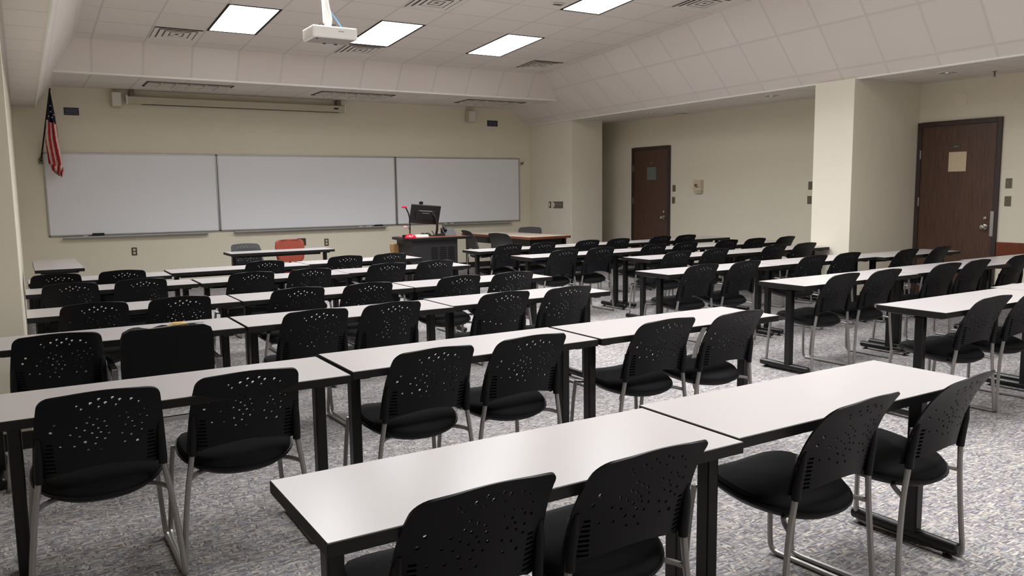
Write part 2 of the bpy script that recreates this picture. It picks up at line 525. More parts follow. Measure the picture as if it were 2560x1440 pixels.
# unlit louvred lights in the level soffit by the whiteboards
for (xa, xb, nm) in ((1.70, 2.88, 'left'), (4.20, 5.44, 'middle'), (6.80, 7.98, 'right')):
    ya, yb = 12.42, 12.99
    t = thing('louvre_light', ((xa + xb) / 2, (ya + yb) / 2, ZF_B), 'unlit louvred light in the low soffit above the whiteboards, %s one' % nm, 'light', 'unlit louvred soffit lights')
    hx, hy = (xb - xa) / 2, (yb - ya) / 2
    b = MB()
    for q in ((-hx, -hx + .02, -hy, hy), (hx - .02, hx, -hy, hy), (-hx, hx, -hy, -hy + .02), (-hx, hx, hy - .02, hy)): b.box(*q, -.006, .0)
    b.build('frame', 'dark', t)
    b = MB(); b.box(-hx + .02, hx - .02, -hy + .02, hy - .02, -.002, -.0005); b.build('reflector', 'louver', t)
    b = MB()
    nx = 6
    for i in range(1, nx): 
        x = -hx + 2 * hx * i / nx; b.box(x - .006, x + .006, -hy + .02, hy - .02, -.03, -.002)
    for i in range(1, 3):
        y = -hy + 2 * hy * i / 3; b.box(-hx + .02, hx - .02, y - .006, y + .006, -.03, -.002)
    b.build('louvre', 'vent', t)

# square air diffusers
VG = 'ceiling air diffusers'
for (c, r, nm) in ((-7.5, 4.5, 'left of the projector, above the left whiteboard'), (-3.5, 4.5, 'just beyond the projector by the front bulkhead'),
                   (1.5, 4.5, 'in the far right corner of the sloped ceiling'), (-3.5, .5, 'between the projector and the nearest lit panel, at the top edge'),
                   (1.5, -1.5, 'beside the right bulkhead at the top edge')):
    o = cp(c, r)
    t = thing('air_diffuser', o, 'square white air diffuser ' + nm, 'vent', VG)
    def P(dx, dy, dz): return cp(c, r, dz, dx, dy) - o
    b = MB()
    for k, s in enumerate((.28, .21, .14, .07)):
        z0, z1 = -.012 + .002 * k, -.004 - .001 * k
        s2 = s - .052
        A = b.ring([P(x * s, y * s, z0) for x, y in ((-1, -1), (1, -1), (1, 1), (-1, 1))])
        B = b.ring([P(x * s2, y * s2, z1) for x, y in ((-1, -1), (1, -1), (1, 1), (-1, 1))])
        b.bridge(A, B)
    A = b.ring([P(x * .03, y * .03, -.02) for x, y in ((-1, -1), (1, -1), (1, 1), (-1, 1))]); b.face(A)
    b.build('louvres', 'vent', t, fix=False)
    b = MB(); A = b.ring([P(x * .28, y * .28, -.002) for x, y in ((-1, -1), (1, -1), (1, 1), (-1, 1))]); b.face(A[::-1]); b.build('throat', 'plate', t, fix=False)
o = cp(-1.27, -.33)
b = MB(); b.box(-.08, .08, -.05, .05, -.012, 0, 0); b.box(-.055, .055, -.03, .03, -.016, -.012, 1)
tag(b.build('ceiling_sensor', ['vent', 'plate'], loc=o), 'small rectangular plate on the sloped ceiling beside a lit panel', 'sensor')

# round fittings in the low right ceiling
for (x, y, nm) in ((9.33, 10.59, 'farthest one, near the far door'), (9.17, 7.9, 'middle one, beyond the column'), (9.23, 5.42, 'nearest one, above the near door')):
    t = thing('recessed_downlight', (x, y, ZLOW), 'round unlit downlight in the low right ceiling, ' + nm, 'light', 'round unlit downlights')
    b = MB(); b.lathe([(.125, 0), (.122, -.008), (.098, -.008), (.096, 0)], cap=False); b.build('trim_ring', 'vent', t, smooth=True)
    b = MB(); b.lathe([(.096, -.001), (.06, -.003), (.02, -.004)], mi=0); b.build('reflector', 'louver', t, smooth=True)
    b = MB(); b.lathe([(.045, -.004), (.04, -.016), (.015, -.022)], mi=0); b.build('bulb', 'chrome', t, smooth=True)
t = thing('smoke_detector', (9.8, 10.38, ZLOW), 'small round dome detector on the low ceiling near the far door', 'detector')
b = MB(); b.lathe([(.085, 0), (.085, -.02), (.06, -.045), (.02, -.05)], seg=24); b.build('housing', 'vent', t, smooth=True)
b = MB(); b.lathe([(.088, -.012), (.088, -.018)], seg=24); b.build('dark_band', 'dark', t)
t = thing('sprinkler_head', (9.63, 5.11, ZLOW), 'small sprinkler head hanging from the low ceiling above the near door', 'sprinkler')
b = MB(); b.tube([(0, 0, 0), (0, 0, -.05)], .01, 8); b.lathe([(.03, -.002), (.03, 0)]); b.build('stem', 'plate', t)
b = MB(); b.tube([(0, 0, -.03), (.015, 0, -.045), (0, 0, -.06)], .003, 6); b.lathe([(.022, -.06), (.022, -.062)]); b.build('deflector', 'plate', t)

# round patched marks on the right wall
for (y, z, r, nm) in ((5.70, 2.49, .095, 'above the near door'), (11.36, 2.52, .09, 'above the far door')):
    b = MB(); b.lathe([(r, XR), (r, XR - .006), (r - .008, XR - .008), (r - .012, XR - .004), (.01, XR - .004)], (0, y, z), 'X', 32)
    tag(b.build('wall_cover_plate', 'paint', smooth=True), 'round painted-over cover plate on the wall ' + nm, 'cover plate', 'round cover plates')

# ------------------------------------------------------------------ whiteboards
BG = 'whiteboards on the front wall'
zb0, zb1 = .865, 2.085
for (xa, xb, nm, ta, tb_) in ((.40, 2.80, 'left, beside the flag', .58, 2.62), (2.81, 5.885, 'middle, the widest of the three', 3.02, 5.68), (5.90, 8.53, 'right, behind the podium monitor', 6.81, 8.32)):
    cx = (xa + xb) / 2
    t = thing('whiteboard', (cx, D, zb0), 'large blank whiteboard on the front wall, ' + nm, 'whiteboard', BG)
    hx = (xb - xa) / 2; H = zb1 - zb0
    b = MB(); b.box(-hx + .012, hx - .012, -.022, -.004, .012, H - .012); b.build('writing_surface', 'board', t)
    b = MB()
    b.box(-hx, -hx + .018, -.03, 0, 0, H); b.box(hx - .018, hx, -.03, 0, 0, H); b.box(-hx, hx, -.03, 0, H - .02, H); b.box(-hx, hx, -.03, 0, 0, .02)
    b.build('frame', 'alu', t, bevel=.002)
    b = MB(); b.box(ta - cx, tb_ - cx, -.085, -.002, -.03, -.02); b.box(ta - cx, tb_ - cx, -.09, -.083, -.03, -.008); b.box(ta - cx, tb_ - cx, -.012, -.002, -.055, -.02)
    b.build('marker_tray', 'alu', t)
b = MB(); b.box(-.03, -.0, -.02, 0, 0, .01)
ztr = zb0 - .0185
def eraser(x, w_, h_, label):
    t = thing('board_eraser', (x, D - .048, ztr), label, 'eraser')
    b = MB(); b.box(-w_ / 2, w_ / 2, -.024, .024, .012, h_); b.build('body', 'blk', t, bevel=.006)
    b = MB(); b.box(-w_ / 2 + .004, w_ / 2 - .004, -.022, .022, 0, .012); b.build('felt_pad', 'fabric', t)
eraser(1.04, .16, .05, 'black eraser on the tray under the left whiteboard')
eraser(5.53, .15, .035, 'black eraser on the tray under the middle whiteboard')
def marker(x, m, label, rz=0, dy=0):
    t = thing('dry_erase_marker', (x, D - .05 + dy, ztr + .008), label, 'marker', None, rz)
    b = MB(); b.tube([(-.045, 0, 0), (.02, 0, 0)], .008, 10); b.build('barrel', 'white', t, smooth=True)
    b = MB(); b.tube([(.02, 0, 0), (.055, 0, 0)], .0085, 10); b.build('cap', m, t, smooth=True)
marker(.88, 'blk', 'black capped marker left of the eraser under the left whiteboard')
marker(5.20, 'magenta', 'red capped marker on the tray under the middle whiteboard')
marker(5.34, 'white', 'white capped marker between the red marker and the eraser', .1)
marker(6.88, 'blk', 'black capped marker on the tray under the right whiteboard')
marker(7.02, 'navy', 'navy capped marker at the left of the right whiteboard tray', -.05)
# pencil sharpener
t = thing('pencil_sharpener', (8.585, D, 1.98), 'small wall mounted pencil sharpener right of the right whiteboard', 'pencil sharpener')
b = MB(); b.box(-.02, .02, -.03, 0, -.03, .03); b.build('bracket', 'beige', t, bevel=.003)
b = MB(); b.lathe([(.02, -.03), (.022, -.06), (.012, -.075)], (0, 0, .01), 'Y', 14); b.build('drum', 'plate', t, smooth=True)
b = MB(); b.tube([(0, -.07, .01), (.02, -.08, .04), (.02, -.1, .045)], .004, 6); b.build('crank', 'dark', t)

# ------------------------------------------------------------------ projection screen
t = thing('projection_screen', (3.24, D - .09, 2.82), 'long white roll-up projection screen housing above the whiteboards', 'projection screen')
b = MB(); 
prof = [(-.07, .0), (.06, .0), (.065, .02), (.065, .10), (.05, .115), (-.05, .115), (-.07, .10)]
b.prism(prof, -1.69, 1.69, 'X'); hs = b.build('housing', 'beige', t, smooth=True)
b = MB(); b.prism([(-.075, -.004), (.07, -.004), (.07, .12), (-.075, .12)], -1.705, -1.69, 'X'); b.build('end_cap', 'white', t)
b = MB(); b.prism([(-.075, -.004), (.07, -.004), (.07, .12), (-.075, .12)], 1.69, 1.705, 'X'); b.build('end_cap', 'white', t)
b = MB(); b.box(-1.5, 1.6, -.03, -.01, -.008, -.001); b.build('slot_bar', 'dark', t)
b = MB(); b.box(1.5, 1.58, -.073, -.070, .045, .07); b.build('label_plate', 'dark', t)
for x in (-1.62, 1.6):
    b = MB(); b.box(x - .03, x + .03, -.05, .088, .115, .2); b.box(x - .03, x + .03, .07, .088, .02, .2); b.build('bracket', 'plate', t)

# ------------------------------------------------------------------ wall speakers, signs, outlets
def speaker(x0, x1, z0, z1, nm):
    t = thing('wall_speaker', ((x0 + x1) / 2, D, z0), nm, 'speaker', 'wall speakers')
    w_ = (x1 - x0) / 2; h = z1 - z0
    b = MB(); b.box(-w_, w_, -.14, -.02, 0, h); b.build('cabinet', 'beige', t, bevel=.008)
    b = MB(); b.box(-w_ + .015, w_ - .015, -.144, -.139, .015, h - .015); b.build('grille', 'vent', t)
    b = MB(); b.box(-.02, .02, -.02, 0, h * .4, h * .7); b.build('bracket', 'plate', t)
speaker(1.335, 1.475, 2.765, 2.985, 'small beige box speaker left of the projection screen')
speaker(7.35, 7.52, 2.745, 2.955, 'small beige box speaker high above the right whiteboard')
def sign(x0, x1, z0, z1, nm):
    t = thing('wall_sign', ((x0 + x1) / 2, D, z0), nm, 'sign', 'navy wall signs')
    w_ = (x1 - x0) / 2; h = z1 - z0
    b = MB(); b.box(-w_, w_, -.008, 0, 0, h); b.build('plaque', 'navy', t)
    b = MB()
    for i, (l, a, c) in enumerate(((.3, -.1, .12), (.78, -.85, -.1), (.78, .05, .85), (.9, -.7, .7), (.6, -.85, .1), (.5, .3, .85))):
        z = h * (.86, .68, .68, .46, .2, .2)[i]
        b.box(a * w_, c * w_, -.0095, -.008, z - h * .05, z + h * .05)
    b.build('faded_text', 'text', t)
sign(.71, .905, 2.63, 2.738, 'small dark navy sign between the flag and the left speaker')
sign(7.83, 8.06, 2.69, 2.80, 'small dark navy sign right of the right speaker')
def outlet(x, z, nm):
    t = thing('wall_outlet', (x, D, z), nm, 'outlet', 'wall outlets')
    b = MB(); b.box(-.037, .037, -.007, 0, -.06, .06); b.build('cover_plate', 'dplate', t)
    b = MB(); b.box(-.018, .018, -.009, -.006, .008, .042); b.box(-.018, .018, -.009, -.006, -.042, -.008); b.build('sockets', 'cream', t)
outlet(1.52, .595, 'dark outlet with two cream sockets under the left whiteboard')
outlet(4.57, .605, 'dark outlet with two cream sockets left of the podium')
b = MB(); b.box(-.075, .075, -.012, 0, -.06, .06); tag(b.build('blank_wall_plate', 'dplate', loc=(4.13, D, .63)), 'dark rectangular wall plate behind the red chair', 'wall plate')
# switch plates on the right wall
def splate(y, z, nm, sw):
    t = thing('switch_plate', (XR, y, z), nm, 'switch plate', 'bronze switch plates')
    b = MB(); b.box(-.007, 0, -.036, .036, -.058, .058); b.build('plate', 'plate', t, bevel=.001)
    b = MB()
    if sw: b.box(-.018, -.006, -.004, .004, -.008, .012)
    else: b.lathe([(.004, -.009), (.004, -.006)], (0, 0, 0), 'X', 8)
    b.build('toggle' if sw else 'screw', 'sticker' if sw else 'dark', t)
splate(10.75, 1.46, 'upper bronze plate right of the far door', False)
splate(10.76, 1.25, 'lower bronze plate right of the far door', False)
splate(7.86, 1.47, 'upper bronze plate left of the column', False)
splate(7.87, 1.26, 'lower bronze plate with a light toggle left of the column', True)
splate(5.07, 1.46, 'upper bronze plate with a bright toggle right of the near door', True)
splate(5.07, 1.25, 'lower bronze plate right of the near door', False)
# thermostat / phone box
t = thing('wall_thermostat', (XR, 10.12, 1.49), 'cream wall box with a dark lever on the block wall right of the far door', 'thermostat')
b = MB(); b.box(-.07, 0, -.085, .085, -.08, .105); b.build('cover', 'cream', t, bevel=.008)
b = MB(); b.box(-.06, 0, -.08, .08, -.115, -.082); b.build('base', 'beige', t, bevel=.004)
b = MB(); b.box(-.11, -.06, -.005, .02, 0, .035); b.box(-.075, -.065, -.05, .03, -.02, -.01); b.build('lever', 'plate', t)
# switches on the corner wall
t = thing('light_switch', (8.78, 12.87, 1.18), 'narrow dark plate with a white switch at the front right corner', 'light switch')
b = MB(); b.box(-.008, 0, -.035, .035, -.06, .06); b.build('plate', 'dplate', t)
b = MB(); b.box(-.014, -.006, -.012, .012, -.04, .04); b.build('rocker', 'white', t)
t = thing('control_panel', (8.78, 12.60, 1.18), 'wide dark wall control panel with one white switch and a row of buttons', 'control panel')
b = MB(); b.box(-.01, 0, -.16, .16, -.062, .062); b.build('plate', 'plate', t)
b = MB(); b.box(-.016, -.008, .11, .14, -.04, .04); b.build('rocker', 'white', t)
for i in range(4):
    b = MB(); b.lathe([(.012, -.01), (.01, -.016)], (0, .06 - i * .055, .004), 'X', 10); b.build('button', 'sticker', t)

# ------------------------------------------------------------------ projector
t = thing('ceiling_projector', (2.58, 7.35, 2.83), 'white projector hanging from a ceiling pole between the lit panels', 'projector')
b = MB(); b.box(-.21, .21, -.15, .15, .0, .105); b.build('body', 'white', t, bevel=.012)
b = MB(); 
for i in range(7): b.box(-.2125, -.2095, -.11 + i * .03, -.09 + i * .03, .02, .085)
b.build('side_grille', 'vent', t)
b = MB(); b.box(-.18, .19, -.13, .13, -.002, .0015); b.build('underside', 'louver', t)
b = MB(); b.box(-.16, -.145, -.1, -.088, -.006, -.001); b.box(-.03, .0, .12, .128, -.008, -.001); b.box(.08, .11, .12, .13, -.008, -.001); b.build('feet', 'blk', t)
b = MB(); b.box(.03, .085, -.1515, -.1485, .06, .066); b.build('badge', 'sticker', t)
b = MB(); b.lathe([(.04, .14), (.045, .155), (.03, .157), (.005, .155)], (.13, 0, .05), 'Y', 18); b.build('lens', 'lens', t, smooth=True)
b = MB(); b.box(-.1, .12, -.06, .06, .105, .115); b.box(-.09, -.075, -.04, .04, .115, .15); b.box(.035, .05, -.04, .04, .115, .15); b.box(-.09, .05, -.01, .01, .13, .15); b.build('mount_bracket', 'plate', t)
b = MB()
zt = zc(7.35) - 2.83
b.tube(smoothpath([(-.03, 0, .11), (-.035, 0, .25), (-.045, 0, .5), (-.05, 0, zt)]), .027, 12); b.build('pole', 'white', t, smooth=True)
b = MB(); b.tube(smoothpath([(-.02, -.03, .11), (0.0, -.035, .2), (-.04, -.035, .32), (-.06, -.02, zt)]), .022, 10); b.build('cable_sleeve', 'white', t, smooth=True)
b = MB(); b.lathe([(.07, zt - .02), (.07, zt)], (-.05, 0, 0)); b.build('ceiling_plate', 'white', t)
b = MB(); b.tube(smoothpath([(.10, -.05, .10), (.085, -.05, .14), (.03, -.05, .21), (-.02, -.03, .28), (-.03, -.02, .5), (-.04, -.02, zt)]), .006, 8); b.build('blue_cable', 'bluecab', t, smooth=True)

# ------------------------------------------------------------------ flag
t = thing('flag', (.37, D, 1.96), 'furled red white and blue flag on a slanted black pole at the left whiteboard corner', 'flag')
b = MB(); b.box(-.03, .03, -.03, 0, -.04, .04); b.tube([(0, 0, 0), (.006, -.06, .04)], .018, 8); b.build('bracket', 'plate', t)
b = MB(); b.tube([(0, -.03, .0), (.16, -.62, .97)], .011, 10); b.build('pole', 'blk', t, smooth=True)
FP = [ # height offset, left x, right x at about 0.55 m in front of the wall
    (.95, .153, .162), (.80, .125, .18), (.62, .098, .205), (.50, .09, .215), (.40, .075, .225), (.30, .068, .23), (.20, .072, .24), (.10, .08, .25),
    (.0, .085, .262), (-.03, .088, .265), (-.08, .10, .262), (-.14, .13, .265), (-.19, .17, .263), (-.225, .215, .258)]
nu = 42
b = MB(); rows = []
for i in range(57):
    s = i / 56 * (len(FP) - 1); k = min(int(s), len(FP) - 2); f = s - k
    h, xl_, xr_ = [FP[k][j] * (1 - f) + FP[k + 1][j] * f for j in range(3)]
    yb = -.05 - .57 * (max(h, -.05) + .0) / 1.0 if h > .3 else -.30 - .0 * h
    yb = -.20 - .40 * max(0, min(1, (h - .0) / .95))
    row = []
    for j in range(nu + 1):
        u = j / nu
        fold = .035 * math.sin(u * 13 + h * 2.5) * (1 - max(0, h - .3)) + .012 * math.sin(u * 31 + h * 5)
        row.append((xl_ + (xr_ - xl_) * u, yb + fold, h + .015 * math.sin(u * 9) * (1 if h < .2 else .3)))
    rows.append(b.ring(row))
for i in range(56):
    h = (b.v[rows[i][0]][2] + b.v[rows[i + 1][0]][2]) / 2
    for j in range(nu):
        u = (j + .5) / nu
        if h > .55 - .05 * u: mi = 2
        elif h > -.06: mi = 0 if int((u * 1.0 + (h - .4) * .25 + .15) * 5.5) % 2 == 0 else 1
        else: mi = 0 if int((u * .9 - h * 3.2) * 5.0) % 2 == 0 else 1
        b.face((rows[i][j], rows[i][j + 1], rows[i + 1][j + 1], rows[i + 1][j]), mi)
fl = b.build('cloth', ['flagred', 'flagwhite', 'flagblue'], t, smooth=True, fix=False)
sm = fl.modifiers.new('thick', 'SOLIDIFY'); sm.thickness = .002
b = MB(); random.seed(4)
for (x, z) in ((.15, .66), (.165, .585), (.125, .60), (.19, .62), (.15, .74)):
    y = -.20 - .40 * z / .95 - .055
    pts = [(x + (.011 if k % 2 == 0 else .0045) * math.sin(k * PI / 5), z + (.011 if k % 2 == 0 else .0045) * math.cos(k * PI / 5)) for k in range(10)]
    b.prism(pts, y, y + .012, 'Y')
b.build('stars', 'star', t)

# ------------------------------------------------------------------ tables
TZ = .70
def make_table(L, W, name, label, group):
    t = thing(name, (0, 0, 0), label, 'table', group)
    hx, hy = L / 2, W / 2
    b = MB(); b.box(-hx, hx, -hy, hy, TZ - .034, TZ - .0015); b.build('edge_band', 'blk', t, bevel=.002)
    b = MB(); b.box(-hx + .0025, hx - .0025, -hy + .0025, hy - .0025, TZ - .0016, TZ); b.build('tabletop', 'lam', t)
    b = MB(); b.box(-hx + .12, hx - .12, .015, .045, TZ - .075, TZ - .034); b.build('support_beam', 'tube', t)
    for s in (-1, 1):
        x = s * (hx - .075)
        b = MB(); b.box(x - .022, x + .022, -.055, .0, .05, TZ - .05); b.box(x - .025, x + .025, -hy + .05, hy - .05, TZ - .05, TZ - .034)
        lg = b.build('leg', 'tube', t, bevel=.006)
        b = MB(); b.tube([(x, -hy + .005, .042), (x, -hy + .012, .042), (x, hy + .01, .042), (x, hy + .017, .042)], [.018, .025, .025, .018], 14); b.build('foot', 'tube', lg, smooth=True)
        for yy in (-hy + .05, hy - .03):
            b = MB(); b.lathe([(.018, 0), (.018, .01), (.007, .012), (.007, .024)], (x, yy, 0), seg=10); b.build('glide', 'blk', lg)
    return t

ords = {1: 'nearest row', 2: 'second row', 3: 'third row', 4: 'fourth row', 5: 'fifth row', 6: 'sixth and farthest row'}
# left block: (row, position, x0, x1, y0, y1)
LT = [(1, 'left', .51, 1.755, 1.60, 2.02), (1, 'right', 1.775, 3.065, 1.63, 2.05),
      (2, 'left', -.14, 1.12, 3.08, 3.525), (2, 'middle', 1.135, 2.42, 3.12, 3.58), (2, 'right', 2.43, 3.74, 3.12, 3.58),
      (3, 'left', -.23, 1.045, 4.55, 5.0), (3, 'middle', 1.06, 2.36, 4.56, 5.01), (3, 'right', 2.38, 3.67, 4.61, 5.06),
      (4, 'left', .01, 1.29, 5.70, 6.15), (4, 'middle', 1.30, 2.60, 5.70, 6.15), (4, 'right', 2.62, 3.91, 5.71, 6.16),
      (5, 'left', .02, 1.27, 7.10, 7.55), (5, 'middle', 1.29, 2.59, 7.08, 7.54), (5, 'right', 2.60, 3.89, 7.14, 7.59),
      (6, 'left', .05, 1.20, 8.02, 8.46), (6, 'middle', 1.23, 2.575, 8.22, 8.68), (6, 'right', 2.59, 3.91, 8.33, 8.78)]
RT = [(1, 'left', 4.57, 5.99, 2.62, 3.07), (1, 'middle', 6.0, 7.45, 2.68, 3.13),
      (2, 'left', 5.01, 6.47, 3.96, 4.41), (2, 'middle', 6.48, 8.0, 3.98, 4.45), (2, 'right', 8.02, 9.5, 4.03, 4.5),
      (3, 'left', 4.79, 6.21, 5.20, 5.65), (3, 'middle', 6.22, 7.73, 5.22, 5.67), (3, 'right', 7.74, 9.15, 5.12, 5.57),
      (4, 'left', 5.69, 7.12, 6.47, 6.93), (4, 'right', 7.14, 8.63, 6.47, 6.93),
      (5, 'left', 4.84, 6.27, 7.47, 7.92), (5, 'middle', 6.29, 7.73, 7.49, 7.94), (5, 'right', 7.75, 9.20, 7.52, 7.97),
      (6, 'left', 4.86, 6.32, 8.69, 9.14), (6, 'middle', 6.34, 7.80, 8.72, 9.17), (6, 'right', 7.82, 9.30, 8.75, 9.2)]
proto = {}
for blk, rows_, Lp in (('left', LT, 1.27), ('right', RT, 1.45)):
    for (r, pos, x0, x1, y0, y1) in rows_:
        L = round((x1 - x0) * 40) / 40
        lab = 'white topped narrow table, %s one in the %s of the %s block' % (pos, ords[r].replace('sixth and farthest', 'farthest'), blk)
        loc = ((x0 + x1) / 2, (y0 + y1) / 2, 0)
        g = 'tables in the %s of the %s block' % (ords[r], blk)
        if L not in proto:
            t = make_table(L, .45, 'training_table', lab, g); t.location = loc; proto[L] = t
        else:
            dup(proto[L], loc, 0, lab, group=g)
pt = proto[sorted(proto)[0]]
k0 = min(proto, key=lambda q: abs(q - 1.35))
dup(proto[k0], (2.95, 10.68, 0), 0, 'white topped narrow table by itself in front of the middle whiteboard', group='single tables by the front wall')
k1 = max(proto)
dup(proto[k1], (.35, 10.22, 0), PI / 2, 'white topped narrow table turned sideways in the front left corner', group='single tables by the front wall')

# ------------------------------------------------------------------ chairs
ZT, ZW = .78, .468
HS = ZT - ZW
stars_px = [(555,341),(593,372),(678,314),(755,273),(754,348),(814,308),(880,259),(947,279),(912,329),(1055,276),(1127,303),(1183,369),(1013,400),(1096,406),(1137,437),(1203,449),(942,440),(1022,458),(670,441),(734,465),(797,488),(638,505),(693,521),(352,529),(540,551),(737,552),(816,532),(612,574),(310,603),(481,619),(564,631),(677,598),(758,588),(832,595),(991,523),(1057,493),(1076,540),(1151,513),(1146,570),(954,600),(1041,612),(717,638),(793,645),(609,680),(701,692),(975,676),(1096,668),(385,731),(509,721),(632,750),(747,744)]
big = {2, 3, 5, 6, 7, 9, 23, 43, 46, 28}
def inv_bilin(x, y, A, B, C, Dd):
    u, v = .5, .5
    for _ in range(30):
        px = (1-u)*(1-v)*A[0]+u*(1-v)*B[0]+u*v*C[0]+(1-u)*v*Dd[0]; py = (1-u)*(1-v)*A[1]+u*(1-v)*B[1]+u*v*C[1]+(1-u)*v*Dd[1]
        dxu = (1-v)*(B[0]-A[0])+v*(C[0]-Dd[0]); dyu = (1-v)*(B[1]-A[1])+v*(C[1]-Dd[1])
        dxv = (1-u)*(Dd[0]-A[0])+u*(C[0]-B[0]); dyv = (1-u)*(Dd[1]-A[1])+u*(C[1]-B[1])
        det = dxu*dyv-dxv*dyu; ex, ey = x-px, y-py
        u += (ex*dyv-ey*dxv)/det; v += (dxu*ey-dyu*ex)/det
    return u, v
def back_pt(x, s):
    v = max(0, min(1, s / HS))
    zz = ZW + s
    y = -.262 - .035 * v - .07 * v ** 3.5
    uu = abs(x) / .21
    y += (.042 * (1 - v) + .010) * uu ** 2
    return Vector((x, y, zz))
def make_back(perf=True, mat='shell'):
    # outline (x, s)
    out = []
    hw = .212; top = .192; rc = .045
    out += [(-hw, 0), (-.165, 0)]
    for i in range(1, 16):
        a = -.165 + .33 * i / 16; out.append((a, .006 + .024 * math.cos(a / .165 * PI / 2) ** 1.2))
    out += [(.165, 0), (hw, 0)]
    for i in range(1, 8): 
        f = i / 8; out.append((hw - (hw - top) * f ** 1.6, (HS - rc) * f))
    for i in range(0, 7):
        a = PI / 2 * i / 6; out.append((top - rc + rc * math.cos(a), HS - rc - .004 + rc * math.sin(a)))
    for i in range(1, 12):
        a = (top - rc) * (1 - 2 * i / 12); out.append((a, HS - .004 + .008 * math.cos(a / (top - rc) * PI / 2)))
    for i in range(0, 7):
        a = PI / 2 + PI / 2 * i / 6; out.append((-top + rc + rc * math.cos(a), HS - rc - .004 + rc * math.sin(a)))
    for i in range(7, 0, -1):
        f = i / 8; out.append((-(hw - (hw - top) * f ** 1.6), (HS - rc) * f))
    holes = []
    if perf:
        for i, (px, py) in enumerate(stars_px):
            u, v = inv_bilin(px, py, (190, 268), (1350, 143), (1368, 850), (140, 1045))
            x = (u * 2 - 1) * (.207 - .012 * (1 - v)); s = (1 - v) * HS
            r = .0060 if i in big else .0044
            holes.append([(x + r * math.cos(2 * PI * k / 8), s + r * math.sin(2 * PI * k / 8)) for k in range(8)])
        for sg in (-1, 1):
            for i in range(8):
                s = .018 + i * .0145; a, c = .142 + .001 * i, .180 - .0035 * i * .5
                q = [(sg * a, s), (sg * c, s), (sg * c, s + .0075), (sg * a, s + .0075)]
                holes.append(q if sg > 0 else q[::-1])
    pts = list(out); edges = [(i, (i + 1) % len(out)) for i in range(len(out))]
    for h in holes:
        n = len(pts); pts += h; edges += [(n + i, n + (i + 1) % len(h)) for i in range(len(h))]
    def inside(p, poly):
        c = False; n = len(poly)
        for i in range(n):
            x1, y1 = poly[i]; x2, y2 = poly[(i + 1) % n]
            if (y1 > p[1]) != (y2 > p[1]) and p[0] < (x2 - x1) * (p[1] - y1) / (y2 - y1) + x1: c = not c
        return c
    hc = [(sum(q[0] for q in h) / len(h), sum(q[1] for q in h) / len(h)) for h in holes]
    gx = [-.2 + .02 * i for i in range(21)]; gy = [.012 + .0172 * i for i in range(18)]
    for x in gx:
        for y in gy:
            if not inside((x, y), out): continue
            if min(abs(x - q[0]) + abs(y - q[1]) for q in out) < .006: continue
            if any(abs(x - c[0]) < .008 and abs(y - c[1]) < .008 for c in hc[:len(stars_px)] if perf): continue
            if perf and .135 < abs(x) < .19 and .012 < y < .135: continue
            pts.append((x, y))
    vo, eo, fo, *_ = delaunay_2d_cdt([Vector(p) for p in pts], edges, [], 0, 1e-6)
    tri = []
    for f in fo:
        c = (sum(vo[i].x for i in f) / len(f), sum(vo[i].y for i in f) / len(f))
        if not inside(c, out): continue
        if any(inside(c, h) for h in holes): continue
        tri.append(tuple(f))
    b = MB(); n = len(vo); th = .006
    A = [back_pt(p.x, p.y) for p in vo]
    def nrm(p):
        e = .004; d1 = back_pt(p.x + e, p.y) - back_pt(p.x - e, p.y); d2 = back_pt(p.x, p.y + e) - back_pt(p.x, p.y - e)
        return d1.cross(d2).normalized()
    N = [nrm(p) for p in vo]   # points to -Y (rear)
    b.v += [tuple(a) for a in A] + [tuple(a + nn * th) for a, nn in zip(A, N)]
    cnt = {}
    for f in tri:
        b.face(f[::-1]); b.face([i + n for i in f])
        for i in range(3):
            e = (f[i], f[(i + 1) % 3]); cnt[e] = 1
    for (a, c) in cnt:
        if (c, a) not in cnt: b.face((a, c, c + n, a + n))
    # closed backing behind the side louvre slots
    if perf:
        for sg in (-1, 1):
            pr = None
            for i in range(8):
                sx = .008 + i * .0195
                q = [back_pt(sg * .136, sx) + Vector((0, .004, 0)), back_pt(sg * .187, sx) + Vector((0, .004, 0)), back_pt(sg * .187, sx) + Vector((0, .002, 0)), back_pt(sg * .136, sx) + Vector((0, .002, 0))]
                r_ = b.ring(q)
                if pr: b.bridge(pr, r_)
                pr = r_
    # sleeves over the frame tubes
    for sg in (-1, 1):
        b.tube([(sg * .197, -.238, ZW - .012), (sg * .197, -.240, ZW + .02), (sg * .194, -.252, ZW + .10), (sg * .19, -.262, ZW + .15)], [.015, .0155, .0145, .006], 10)
    return b
def sup(a, n):  # superellipse point
    c, s = math.cos(a), math.sin(a)
    return (math.copysign(abs(c) ** (2 / n), c), math.copysign(abs(s) ** (2 / n), s))
def seat_rings(b, prof, hx=.218, seg=36):
    rings = []
    for (k, z, zf) in prof:
        pts = []
        for i in range(seg):
            a = 2 * PI * i / seg
            x, y = sup(a, 2.9 if math.sin(a) > 0 else 2.35)
            yy = -.03 + y * .225 * k; xx = x * hx * k * (1 if y > 0 else 1 - .06 * abs(y))
            sad = .014 * (xx / hx) ** 2
            frw = -.035 * max(0, (yy - .12) / .08) ** 2 * zf
            hump = .012 * math.exp(-((yy - .08) / .07) ** 2) * zf
            pts.append((xx, yy, z + sad + frw + hump + .07 * yy))
        rings.append(b.ring(pts))
    for a, c in zip(rings, rings[1:]): b.bridge(a, c)
    return rings
